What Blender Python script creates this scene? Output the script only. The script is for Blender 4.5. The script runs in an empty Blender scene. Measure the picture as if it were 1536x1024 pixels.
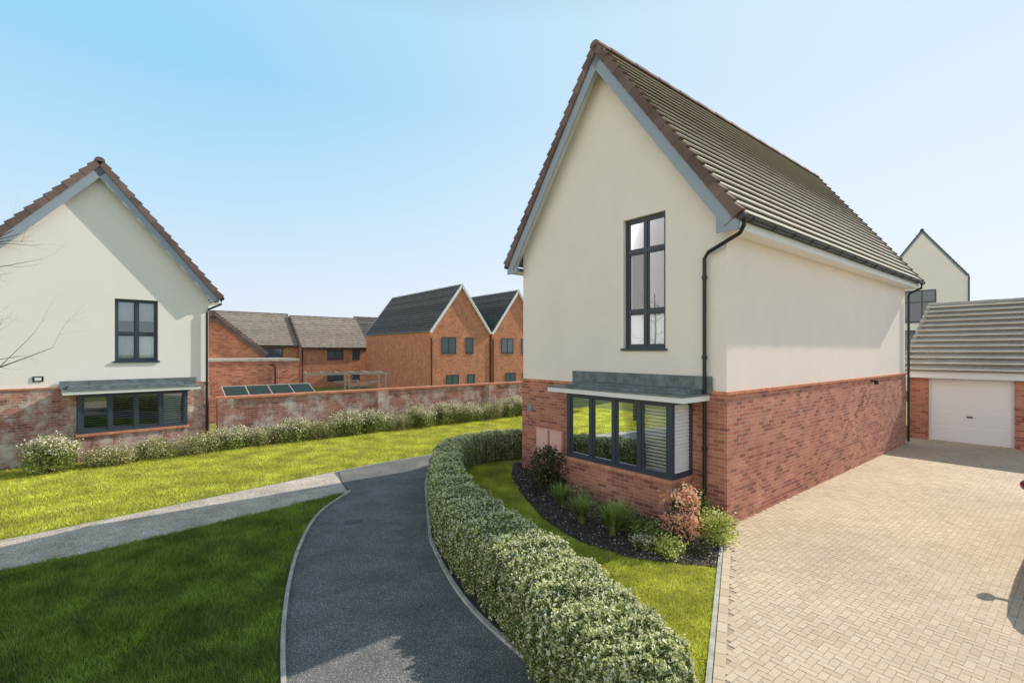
import bpy, bmesh, math, random
import numpy as np
from mathutils import Vector, Matrix
R=math.radians
random.seed(11); rng=np.random.default_rng(5)
S=bpy.context.scene; C=S.collection
TH=R(39); U=Vector((math.cos(TH),math.sin(TH),0)); V_=Vector((-math.sin(TH),math.cos(TH),0))
A0=Vector((3.67,8.21,0)); Q0=Vector((-11.68,13.57,0))

# ------------------------------------------------------------------ materials
def nt(name):
    m=bpy.data.materials.new(name); m.use_nodes=True
    n=m.node_tree; b=n.nodes['Principled BSDF']
    return m,n,b
def N(n,t,**k):
    x=n.nodes.new(t)
    for a,v in k.items(): setattr(x,a,v)
    return x
def plain(name,c,rough=.7,var=0,vs=3,bump=0,bs=60,metal=0,spec=.4,c2=None):
    m,n,b=nt(name); b.inputs['Base Color'].default_value=(*c,1); b.inputs['Roughness'].default_value=rough
    b.inputs['Metallic'].default_value=metal; b.inputs['Specular IOR Level'].default_value=spec
    tc=N(n,'ShaderNodeTexCoord')
    if var or c2:
        no=N(n,'ShaderNodeTexNoise'); no.inputs['Scale'].default_value=vs; no.inputs['Detail'].default_value=6; no.inputs['Roughness'].default_value=.65
        n.links.new(tc.outputs['Object'],no.inputs['Vector'])
        r=N(n,'ShaderNodeValToRGB'); lo=c2 if c2 else tuple(x*(1-var) for x in c); hi=tuple(min(1,x*(1+var*.6)) for x in c)
        r.color_ramp.elements[0].position=.32; r.color_ramp.elements[1].position=.68
        r.color_ramp.elements[0].color=(*lo,1); r.color_ramp.elements[1].color=(*hi,1)
        n.links.new(no.outputs['Fac'],r.inputs['Fac']); n.links.new(r.outputs['Color'],b.inputs['Base Color'])
    if bump:
        no2=N(n,'ShaderNodeTexNoise'); no2.inputs['Scale'].default_value=bs; no2.inputs['Detail'].default_value=4
        n.links.new(tc.outputs['Object'],no2.inputs['Vector'])
        bp=N(n,'ShaderNodeBump'); bp.inputs['Strength'].default_value=bump; bp.inputs['Distance'].default_value=.01
        n.links.new(no2.outputs['Fac'],bp.inputs['Height']); n.links.new(bp.outputs['Normal'],b.inputs['Normal'])
    return m
def brick(name,stops,mortar,white=0,w=.215,h=.072,ms=.005,th=(.52,.7)):
    m,n,b=nt(name); b.inputs['Roughness'].default_value=.85; b.inputs['Specular IOR Level'].default_value=.25
    tc=N(n,'ShaderNodeTexCoord'); bt=N(n,'ShaderNodeTexBrick')
    bt.inputs['Scale'].default_value=1; bt.inputs['Brick Width'].default_value=w; bt.inputs['Row Height'].default_value=h
    bt.inputs['Mortar Size'].default_value=ms; bt.inputs['Mortar Smooth'].default_value=.3
    n.links.new(tc.outputs['UV'],bt.inputs['Vector'])
    # a random tone for every single brick
    sp=N(n,'ShaderNodeSeparateXYZ'); n.links.new(tc.outputs['UV'],sp.inputs[0])
    def M_(op,a,bv=None,c=None):
        q=N(n,'ShaderNodeMath',operation=op)
        for i,x in enumerate((a,bv,c)):
            if x is None: continue
            if isinstance(x,(int,float)): q.inputs[i].default_value=x
            else: n.links.new(x,q.inputs[i])
        return q.outputs[0]
    row=M_('FLOOR',M_('DIVIDE',sp.outputs['Y'],h)); odd=M_('MODULO',row,2.0)
    col=M_('FLOOR',M_('ADD',M_('DIVIDE',sp.outputs['X'],w),M_('MULTIPLY_ADD',odd,-.5,.5)))
    cb=N(n,'ShaderNodeCombineXYZ'); n.links.new(row,cb.inputs[0]); n.links.new(col,cb.inputs[1])
    wn=N(n,'ShaderNodeTexWhiteNoise',noise_dimensions='2D'); n.links.new(cb.outputs[0],wn.inputs['Vector'])
    rr=N(n,'ShaderNodeValToRGB'); el=rr.color_ramp.elements
    el[0].position=0; el[0].color=(*stops[0],1); el[1].position=1; el[1].color=(*stops[-1],1)
    for i,c in enumerate(stops[1:-1]):
        e=el.new((i+1)/(len(stops)-1)); e.color=(*c,1)
    n.links.new(wn.outputs['Value'],rr.inputs['Fac'])
    mm=N(n,'ShaderNodeMix',data_type='RGBA'); n.links.new(bt.outputs['Fac'],mm.inputs[0]); n.links.new(rr.outputs['Color'],mm.inputs[6]); mm.inputs[7].default_value=(*mortar,1)
    no=N(n,'ShaderNodeTexNoise'); no.inputs['Scale'].default_value=1.3; no.inputs['Detail'].default_value=7; no.inputs['Roughness'].default_value=.7
    n.links.new(tc.outputs['Object'],no.inputs['Vector'])
    mx=N(n,'ShaderNodeMix',data_type='RGBA',blend_type='MULTIPLY'); mx.inputs[0].default_value=1
    r=N(n,'ShaderNodeValToRGB'); r.color_ramp.elements[0].position=.3; r.color_ramp.elements[1].position=.7
    r.color_ramp.elements[0].color=(.74,.72,.72,1); r.color_ramp.elements[1].color=(1.15,1.12,1.1,1)
    n.links.new(no.outputs['Fac'],r.inputs['Fac']); n.links.new(mm.outputs[2],mx.inputs[6]); n.links.new(r.outputs['Color'],mx.inputs[7])
    out=mx.outputs[2]
    if white:
        n3=N(n,'ShaderNodeTexNoise'); n3.inputs['Scale'].default_value=1.5; n3.inputs['Detail'].default_value=9; n3.inputs['Roughness'].default_value=.78
        n.links.new(tc.outputs['Object'],n3.inputs['Vector'])
        r3=N(n,'ShaderNodeValToRGB'); r3.color_ramp.elements[0].position=th[0]; r3.color_ramp.elements[1].position=th[1]
        r3.color_ramp.elements[0].color=(0,0,0,1); r3.color_ramp.elements[1].color=(white,white,white,1)
        n.links.new(n3.outputs['Fac'],r3.inputs['Fac'])
        m3=N(n,'ShaderNodeMix',data_type='RGBA'); n.links.new(r3.outputs['Color'],m3.inputs[0]); n.links.new(out,m3.inputs[6]); m3.inputs[7].default_value=(.70,.63,.56,1)
        out=m3.outputs[2]
    n.links.new(out,b.inputs['Base Color'])
    bp=N(n,'ShaderNodeBump'); bp.inputs['Strength'].default_value=.6; bp.inputs['Distance'].default_value=.006; bp.invert=True
    n.links.new(bt.outputs['Fac'],bp.inputs['Height']); n.links.new(bp.outputs['Normal'],b.inputs['Normal'])
    return m
def island(name,stops,rough=.7,trans=0,bump=0,bs=80,spec=.3,vary=.25,vs=2.):
    m,n,b=nt(name); b.inputs['Roughness'].default_value=rough; b.inputs['Specular IOR Level'].default_value=spec
    g=N(n,'ShaderNodeNewGeometry'); r=N(n,'ShaderNodeValToRGB')
    els=r.color_ramp.elements
    els[0].position=stops[0][0]; els[0].color=(*stops[0][1],1); els[1].position=stops[-1][0]; els[1].color=(*stops[-1][1],1)
    for p,c in stops[1:-1]:
        e=els.new(p); e.color=(*c,1)
    n.links.new(g.outputs['Random Per Island'],r.inputs['Fac'])
    tc=N(n,'ShaderNodeTexCoord'); no=N(n,'ShaderNodeTexNoise'); no.inputs['Scale'].default_value=vs; no.inputs['Detail'].default_value=6; no.inputs['Roughness'].default_value=.6
    n.links.new(tc.outputs['Object'],no.inputs['Vector'])
    r2=N(n,'ShaderNodeMapRange'); r2.inputs['From Min'].default_value=.3; r2.inputs['From Max'].default_value=.7; r2.inputs['To Min'].default_value=1-vary; r2.inputs['To Max'].default_value=1+vary
    n.links.new(no.outputs['Fac'],r2.inputs['Value'])
    mx=N(n,'ShaderNodeVectorMath',operation='SCALE'); n.links.new(r.outputs['Color'],mx.inputs[0]); n.links.new(r2.outputs['Result'],mx.inputs['Scale'])
    n.links.new(mx.outputs[0],b.inputs['Base Color'])
    if bump:
        n2=N(n,'ShaderNodeTexNoise'); n2.inputs['Scale'].default_value=bs; n.links.new(tc.outputs['Object'],n2.inputs['Vector'])
        bp=N(n,'ShaderNodeBump'); bp.inputs['Strength'].default_value=bump; bp.inputs['Distance'].default_value=.006
        n.links.new(n2.outputs['Fac'],bp.inputs['Height']); n.links.new(bp.outputs['Normal'],b.inputs['Normal'])
    if trans:
        t=N(n,'ShaderNodeBsdfTranslucent'); n.links.new(mx.outputs[0],t.inputs['Color'])
        ms=N(n,'ShaderNodeMixShader'); ms.inputs[0].default_value=trans
        n.links.new(b.outputs[0],ms.inputs[1]); n.links.new(t.outputs[0],ms.inputs[2])
        n.links.new(ms.outputs[0],n.nodes['Material Output'].inputs['Surface'])
    return m
def glassmat(name,ior=1.6,tint=(.85,.88,.88),add=.14):
    m,n,b=nt(name); n.nodes.remove(b)
    t=N(n,'ShaderNodeBsdfTransparent'); t.inputs['Color'].default_value=(*tint,1)
    g=N(n,'ShaderNodeBsdfGlossy'); g.inputs['Roughness'].default_value=.01; g.inputs['Color'].default_value=(.9,.96,1,1)
    f=N(n,'ShaderNodeFresnel'); f.inputs['IOR'].default_value=ior
    a=N(n,'ShaderNodeMath',operation='ADD'); a.inputs[1].default_value=add; a.use_clamp=True
    ms=N(n,'ShaderNodeMixShader')
    n.links.new(f.outputs[0],a.inputs[0]); n.links.new(a.outputs[0],ms.inputs[0]); n.links.new(t.outputs[0],ms.inputs[1]); n.links.new(g.outputs[0],ms.inputs[2])
    n.links.new(ms.outputs[0],n.nodes['Material Output'].inputs['Surface'])
    return m

M={}
M['render']=plain('cream_render',(.92,.82,.735),.9,var=.04,vs=.9,bump=.25,bs=90,spec=.1)
M['render2']=plain('white_render',(.92,.85,.79),.9,var=.03,vs=.9,bump=.2,bs=90,spec=.1)
M['brick']=brick('red_brick',[(.30,.105,.08),(.44,.155,.105),(.54,.21,.135),(.60,.26,.17),(.50,.185,.125)],(.52,.43,.36),white=.25,th=(.55,.8))
M['brickw']=brick('weathered_brick',[(.24,.105,.09),(.38,.155,.12),(.49,.21,.155),(.44,.21,.165)],(.50,.42,.36),white=.85,th=(.46,.62))
M['brickf']=brick('orange_brick',[(.44,.15,.08),(.58,.21,.11),(.68,.27,.15)],(.65,.46,.34),white=.2,th=(.5,.8))
M['cap']=brick('orange_coping',[(.56,.21,.13),(.66,.27,.16),(.72,.31,.19)],(.6,.46,.36),w=.11,h=.2)
M['tile']=island('brown_grey_tiles',[(0,(.41,.365,.305)),(.5,(.44,.39,.325)),(1,(.47,.42,.35))],.85,bump=.2,vary=.06,vs=1.2)
M['tiled']=island('dark_slate_tiles',[(0,(.10,.095,.09)),(1,(.17,.16,.15))],.7)
M['tileb']=island('brown_tiles',[(0,(.31,.26,.215)),(1,(.37,.315,.26))],.85)
M['verge']=island('brown_verge_tiles',[(0,(.14,.09,.08)),(1,(.22,.15,.13))],.8)
M['barge']=plain('grey_blue_board',(.33,.37,.44),.5)
M['white']=plain('white_board',(.82,.82,.81),.5)
M['anth']=plain('anthracite_frame',(.04,.055,.075),.4,spec=.5)
M['black']=plain('black_plastic',(.012,.012,.014),.35,spec=.5)
M['lead']=plain('lead_sheet',(.17,.20,.205),.5,var=.5,vs=5,bump=.2,bs=12)
M['glass']=glassmat('window_glass')
M['glass2']=glassmat('clear_side_glass',1.12,(.97,.98,.98),.02)
M['gdark']=plain('dark_glass',(.07,.10,.13),.05,spec=1.)
M['room']=plain('dark_room',(.03,.028,.026),.9)
M['blind']=plain('white_blind',(.90,.90,.88),.6)
M['garage']=plain('white_garage_paint',(.90,.88,.88),.45)
M['meter']=plain('peach_meter_box',(.84,.50,.41),.6)
M['plate']=plain('grey_green_plate',(.25,.33,.28),.5)
M['kerb']=plain('concrete_kerb',(.50,.47,.41),.9,var=.35,vs=6,bump=.3)
M['block']=island('block_paving',[(0,(.56,.435,.30)),(.3,(.62,.49,.345)),(.6,(.65,.52,.37)),(.8,(.60,.475,.345)),(1,(.67,.545,.40))],.9,bump=.4,bs=120,vary=.12,vs=.5)
M['joint']=plain('joint_sand',(.44,.35,.25),.95)
M['mulch']=plain('bark_mulch',(.12,.09,.07),.95,var=.6,vs=40,bump=1,bs=45,c2=(.04,.03,.022))
M['chip']=island('bark_chips',[(0,(.05,.035,.027)),(.6,(.14,.095,.065)),(.85,(.22,.16,.12)),(.92,(.55,.5,.45)),(1,(.65,.6,.55))],.9)
M['soil']=plain('ground_grass',(.24,.26,.04),.95,var=.5,vs=1.2,bump=1,bs=30)
M['soil2']=plain('shade_darkened_ground_grass',(.10,.13,.025),.95,var=.5,vs=1.2,bump=1,bs=30)  # ground grass darkened in colour to deepen the house shade on the near lawn
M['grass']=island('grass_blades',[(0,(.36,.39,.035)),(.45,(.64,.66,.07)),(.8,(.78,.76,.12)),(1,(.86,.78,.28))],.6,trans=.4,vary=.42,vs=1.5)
M['grass2']=island('shade_darkened_grass_blades',[(0,(.10,.165,.02)),(.5,(.22,.315,.04)),(.85,(.34,.43,.06)),(1,(.50,.51,.15))],.6,trans=.35,vary=.55,vs=1.6)  # same lawn grass, with the house shade put into a darker green
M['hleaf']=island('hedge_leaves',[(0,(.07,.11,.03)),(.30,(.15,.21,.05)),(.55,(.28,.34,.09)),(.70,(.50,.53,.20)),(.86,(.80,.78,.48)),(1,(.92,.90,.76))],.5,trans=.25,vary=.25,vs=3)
M['htop']=island('hedge_sunlit_cream_leaves',[(0,(.48,.52,.15)),(.35,(.76,.76,.35)),(.7,(.92,.89,.60)),(1,(.94,.93,.82))],.5,trans=.3,vary=.15,vs=3)  # cream variegation, with sunlight on the hedge top put into the colour
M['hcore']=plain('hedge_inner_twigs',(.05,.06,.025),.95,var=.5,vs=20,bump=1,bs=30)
M['sleaf']=island('shrub_leaves',[(0,(.11,.16,.035)),(.5,(.25,.31,.08)),(1,(.44,.46,.14))],.55,trans=.25)
M['pleaf']=island('pale_pink_flowers',[(0,(.76,.62,.44)),(.5,(.87,.77,.60)),(1,(.9,.85,.76))],.6,trans=.2)
M['gleaf']=island('olive_shrub_leaves',[(0,(.17,.18,.055)),(.5,(.37,.37,.13)),(1,(.62,.55,.30))],.6,trans=.2)
M['coral']=island('coral_leaves',[(0,(.74,.30,.16)),(.5,(.94,.52,.32)),(1,(.95,.74,.54))],.5,trans=.3)
M['lime']=island('lime_leaves',[(0,(.30,.38,.06)),(.5,(.56,.60,.13)),(1,(.78,.77,.34))],.5,trans=.3)
M['dleaf']=island('dark_leaves',[(0,(.03,.04,.018)),(.5,(.08,.085,.035)),(.85,(.15,.14,.06)),(1,(.3,.16,.1))],.5,trans=.15)
M['strap']=island('strap_leaves',[(0,(.16,.22,.045)),(.5,(.34,.42,.10)),(1,(.55,.6,.20))],.5,trans=.3)
M['bark']=plain('bark',(.12,.09,.07),.9,var=.4,vs=15,bump=.5)
M['red']=plain('dark_red_paint',(.20,.008,.012),.25,spec=.6)
M['tyre']=plain('tyre_rubber',(.02,.02,.02),.8)
M['alloy']=plain('alloy',(.5,.5,.5),.3,metal=.9)
M['iron']=plain('iron_cover',(.06,.065,.07),.7,bump=.5,bs=50)
def asphalt(name,k,w):
    m,n,b=nt(name); b.inputs['Roughness'].default_value=.9
    tc=N(n,'ShaderNodeTexCoord')
    a=N(n,'ShaderNodeTexNoise'); a.inputs['Scale'].default_value=70; a.inputs['Detail'].default_value=3
    v=N(n,'ShaderNodeTexVoronoi'); v.inputs['Scale'].default_value=45
    c=N(n,'ShaderNodeTexNoise'); c.inputs['Scale'].default_value=1.3; c.inputs['Detail'].default_value=12; c.inputs['Roughness'].default_value=.8
    for x in (a,v,c): n.links.new(tc.outputs['Object'],x.inputs['Vector'])
    r=N(n,'ShaderNodeValToRGB'); r.color_ramp.elements[0].position=.0; r.color_ramp.elements[0].color=(.60*k*1.1,.57*k*w*1.1,.52*k*w*w*1.1,1); r.color_ramp.elements[1].position=.45; r.color_ramp.elements[1].color=(.205*k,.198*k*w,.185*k*w*w,1)
    n.links.new(v.outputs['Distance'],r.inputs['Fac'])
    r2=N(n,'ShaderNodeMapRange'); r2.inputs['From Min'].default_value=.3; r2.inputs['From Max'].default_value=.7; r2.inputs['To Min'].default_value=.55; r2.inputs['To Max'].default_value=1.6
    n.links.new(c.outputs['Fac'],r2.inputs['Value'])
    mx=N(n,'ShaderNodeVectorMath',operation='SCALE'); n.links.new(r.outputs['Color'],mx.inputs[0]); n.links.new(r2.outputs['Result'],mx.inputs['Scale'])
    n.links.new(mx.outputs[0],b.inputs['Base Color'])
    bp=N(n,'ShaderNodeBump'); bp.inputs['Strength'].default_value=.8; bp.inputs['Distance'].default_value=.008
    n.links.new(a.outputs['Fac'],bp.inputs['Height']); n.links.new(bp.outputs['Normal'],b.inputs['Normal'])
    return m
M['asphalt']=asphalt('asphalt',.60,1.0)
M['asphalt2']=asphalt('pale_asphalt',1.8,.90)  # lighter, warmer asphalt for the branch path

# ------------------------------------------------------------------ mesh helpers
def uvs(me):
    uv=me.uv_layers.new(name='UVMap') if not me.uv_layers else me.uv_layers[0]
    Z=Vector((0,0,1))
    for p in me.polygons:
        n=p.normal
        if abs(n.z)>.985: a=Vector((1,0,0)); b=Vector((0,1,0))
        else:
            a=Z.cross(n).normalized(); b=n.cross(a)
        for li in p.loop_indices:
            co=me.vertices[me.loops[li].vertex_index].co
            uv.data[li].uv=(co.dot(a)+50,co.dot(b)+50)
class MB:
    def __init__(s): s.v=[]; s.f=[]
    def add(s,vs,fs):
        k=len(s.v); s.v+= [tuple(x) for x in vs]; s.f+=[tuple(i+k for i in f) for f in fs]
    def hexa(s,p): s.add(p,[(0,3,2,1),(4,5,6,7),(0,1,5,4),(1,2,6,5),(2,3,7,6),(3,0,4,7)])
    def box(s,x0,x1,y0,y1,z0,z1): s.hexa([(x0,y0,z0),(x1,y0,z0),(x1,y1,z0),(x0,y1,z0),(x0,y0,z1),(x1,y0,z1),(x1,y1,z1),(x0,y1,z1)])
    def bb(s,F,a0,a1,z0,z1,d0,d1):
        o,ex,n=F; P=lambda a,z,d:o+ex*a+n*d+Vector((0,0,z))
        s.hexa([P(a0,z0,d0),P(a1,z0,d0),P(a1,z0,d1),P(a0,z0,d1),P(a0,z1,d0),P(a1,z1,d0),P(a1,z1,d1),P(a0,z1,d1)])
    def quad(s,*p): s.add(p,[tuple(range(len(p)))])
    def tube(s,pts,r,seg=8,cap=True):
        pts=[Vector(p) for p in pts]; rs=r if isinstance(r,(list,tuple)) else [r]*len(pts)
        rings=[]; up=Vector((0,0,1))
        for i,p in enumerate(pts):
            d=(pts[min(i+1,len(pts)-1)]-pts[max(i-1,0)]).normalized()
            a=d.cross(up)
            if a.length<.05: a=d.cross(Vector((1,0,0)))
            a.normalize(); b=a.cross(d)
            rings.append([p+(a*math.cos(2*math.pi*j/seg)+b*math.sin(2*math.pi*j/seg))*rs[i] for j in range(seg)])
        k=len(s.v)
        for q in rings: s.v+=[tuple(x) for x in q]
        for i in range(len(pts)-1):
            for j in range(seg):
                s.f.append((k+i*seg+j,k+i*seg+(j+1)%seg,k+(i+1)*seg+(j+1)%seg,k+(i+1)*seg+j))
        if cap:
            s.f.append(tuple(k+j for j in range(seg))[::-1]); s.f.append(tuple(k+(len(pts)-1)*seg+j for j in range(seg)))
    def build(s,name,mat,parent=None,smooth=False,cuts=None,bevel=0):
        me=bpy.data.meshes.new(name); me.from_pydata(s.v,[],s.f)
        bm=bmesh.new(); bm.from_mesh(me); bmesh.ops.recalc_face_normals(bm,faces=bm.faces)
        if bevel: bmesh.ops.bevel(bm,geom=list(bm.edges),offset=bevel,segments=2,affect='EDGES',profile=.7)
        bm.to_mesh(me); bm.free()
        me.materials.append(mat)
        o=bpy.data.objects.new(name,me); C.objects.link(o)
        if cuts:
            cs=[]
            for c in cuts:
                q=MB(); q.bb(*c); cm=q.build('tmp_cut',mat); cs.append(cm)
                md=o.modifiers.new('b','BOOLEAN'); md.operation='DIFFERENCE'; md.object=cm; md.solver='EXACT'
            bpy.context.view_layer.update()
            dg=bpy.context.evaluated_depsgraph_get()
            nm=bpy.data.meshes.new_from_object(o.evaluated_get(dg)); o.modifiers.clear(); o.data=nm; nm.name=name
            me=nm
            for c in cs: bpy.data.objects.remove(c)
        uvs(me)
        if smooth:
            for p in me.polygons: p.use_smooth=True
        if parent: o.parent=parent
        return o
def empty(name,loc,rz,label,cat,group=None):
    o=bpy.data.objects.new(name,None); C.objects.link(o); o.location=loc; o.rotation_euler=(0,0,rz); o.empty_display_size=.3
    o['label']=label; o['category']=cat
    if group: o['group']=group
    return o
def tag(o,label,cat,group=None,kind=None):
    o['label']=label; o['category']=cat
    if group: o['group']=group
    if kind: o['kind']=kind
    return o
def struct(o,label,cat): return tag(o,label,cat,None,'structure')
def npmesh(name,verts,k,mat,parent=None):
    n=len(verts)//k; me=bpy.data.meshes.new(name)
    me.vertices.add(len(verts)); me.vertices.foreach_set('co',verts.astype(np.float32).ravel())
    me.loops.add(len(verts)); me.loops.foreach_set('vertex_index',np.arange(len(verts),dtype=np.int32))
    me.polygons.add(n); me.polygons.foreach_set('loop_start',np.arange(0,n*k,k,dtype=np.int32))
    me.update(calc_edges=True); me.materials.append(mat)
    o=bpy.data.objects.new(name,me); C.objects.link(o)
    if parent: o.parent=parent
    return o
def leafverts(c,size,aspect=.55,up=.0,sizevar=.4):
    n=len(c); nr=rng.normal(size=(n,3)); nr[:,2]+=up; nr/=np.linalg.norm(nr,axis=1)[:,None]
    t=rng.normal(size=(n,3)); a=np.cross(nr,t); a/=np.linalg.norm(a,axis=1)[:,None]; b=np.cross(nr,a)
    s=(size*(1-sizevar/2+sizevar*rng.random(n)))[:,None]
    v=np.empty((n,4,3)); v[:,0]=c-a*s*.5; v[:,1]=c-b*s*.5*aspect+nr*s*.08; v[:,2]=c+a*s*.5; v[:,3]=c+b*s*.5*aspect+nr*s*.08
    return v.reshape(-1,3)
def pip(p,poly):
    x,y=p[:,0],p[:,1]; ins=np.zeros(len(p),bool); j=len(poly)-1
    for i in range(len(poly)):
        xi,yi=poly[i]; xj,yj=poly[j]
        c=((yi>y)!=(yj>y))&(x<(xj-xi)*(y-yi)/((yj-yi) or 1e-9)+xi); ins^=c; j=i
    return ins
def sample(poly,dens):
    P=np.array(poly); lo=P.min(0); hi=P.max(0); n=int((hi-lo).prod()*dens)
    p=lo+rng.random((n,2))*(hi-lo); return p[pip(p,poly)]
def smooth_curve(pts,n=8):
    out=[]; P=[np.array(p,float) for p in pts]; P=[2*P[0]-P[1]]+P+[2*P[-1]-P[-2]]
    for i in range(1,len(P)-2):
        for k in range(n):
            t=k/n; a,b,c,d=P[i-1],P[i],P[i+1],P[i+2]
            out.append(.5*((2*b)+(c-a)*t+(2*a-5*b+4*c-d)*t*t+(-a+3*b-3*c+d)*t**3))
    out.append(P[-2]); return out

# ------------------------------------------------------------------ house helpers
FA=lambda w,d,z:(d,w,z)     # gable profile runs along local y
FB=lambda w,d,z:(w,d,z)     # gable profile runs along local x
def gable_body(name,mat,parent,fr,w0,w1,d0,d1,z0,ze,za,cuts=None):
    m=MB(); wc=(w0+w1)/2; vs=[]
    for d in (d0,d1):
        vs+=[fr(w0,d,z0),fr(w1,d,z0),fr(w1,d,ze),fr(wc,d,za),fr(w0,d,ze)]
    m.add(vs,[(0,1,2,3,4),(9,8,7,6,5),(0,1,6,5),(1,2,7,6),(2,3,8,7),(3,4,9,8),(4,0,5,9)])
    return m.build(name,mat,parent,cuts=cuts)
def roof(parent,fr,wc,half,zr,slope,d0,d1,n,tile,vergem,bargem,tw=.3,soffit=None,detail=True,over=.3,vergeends=(True,True),lip=.045,vt=1.):
    ph=math.atan(slope); c,s=math.cos(ph),math.sin(ph); Lm=half/c
    def P(side,L,off,d): return fr(wc+side*(L*c+off*s),d,zr-L*s+off*c)
    def slab(m,side,L0,L1,o0a,o0b,o1a,o1b,da,db):
        m.hexa([P(side,L0,o0a,da),P(side,L1,o1a,da),P(side,L1,o1a,db),P(side,L0,o0a,db),P(side,L0,o0b,da),P(side,L1,o1b,da),P(side,L1,o1b,db),P(side,L0,o0b,db)])
    t=MB(); g=Lm/n
    for side in (-1,1):
        for k in range(n):
            L0=max(.02,k*g-.01); L1=(k+1)*g+.02
            if detail:
                x=d0+.06-(tw/2 if k%2 else 0)
                while x<d1-.06:
                    a=max(x,d0+.06); b=min(x+tw-.001,d1-.06)
                    if b-a>.02:
                        j=random.uniform(-.0015,.0015)
                        slab(t,side,L0,L1,-.004,.006+j,lip*.55,lip+j,a,b)
                    x+=tw
            else: slab(t,side,L0,L1,-.004,.008,.012,lip+.01,d0+.05,d1-.05)
    R_=t.build('roof',tile,parent)
    dk=MB()
    for side in (-1,1): slab(dk,side,.05,Lm-.02,-.1,-.006,-.1,-.006,d0+.05,d1-.05)
    dk.build('roof_deck',soffit or bargem,R_)
    for e,(da,db) in enumerate(((d0-.02,d0+.1),(d1-.1,d1+.02))):
        if not vergeends[e]: continue
        for side in (-1,1):
            v=MB(); k2=n
            for k in range(k2):
                slab(v,side,k*g,(k+1)*g+.02,-.09*vt,.045*vt,-.10*vt,.09*vt+lip*.2,da-(.006 if k%2 else 0),db+(.006 if k%2 else 0))
            v.build('verge',vergem,R_)
            b=MB(); dd=(da+.035,da+.065) if e==0 else (db-.065,db-.035)
            slab(b,side,.0,Lm,-.30*vt,-.092*vt,-.30*vt,-.102*vt,*dd)
            b.build('bargeboard',bargem,R_)
            sf=MB(); ww=(da+.067,d0+over-.004) if e==0 else (d1-over+.004,db-.067)
            if ww[1]>ww[0]+.02:
                slab(sf,side,.05,Lm,-.135,-.112,-.135,-.112,*ww); sf.build('soffit',M['white'],R_)
    r=MB(); x=d0-.03; i=0
    while x<d1:
        e=min(x+.44,d1+.03)
        pts=[]
        for dd in (x,e):
            ring=[]
            for j in range(9):
                an=math.pi*j/8; rr=.12+(.008 if i%2 else 0)
                ring.append(fr(wc+rr*math.cos(an),dd,zr-.02+rr*math.sin(an)*.95))
            pts.append(ring)
        vs=pts[0]+pts[1]
        fs=[(j,j+1,9+j+1,9+j) for j in range(8)]+[tuple(range(9)),tuple(range(17,8,-1)),(0,8,17,9)]
        r.add(vs,fs); x=e; i+=1
    r.build('ridge',vergem,R_)
    return R_,P,Lm
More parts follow.
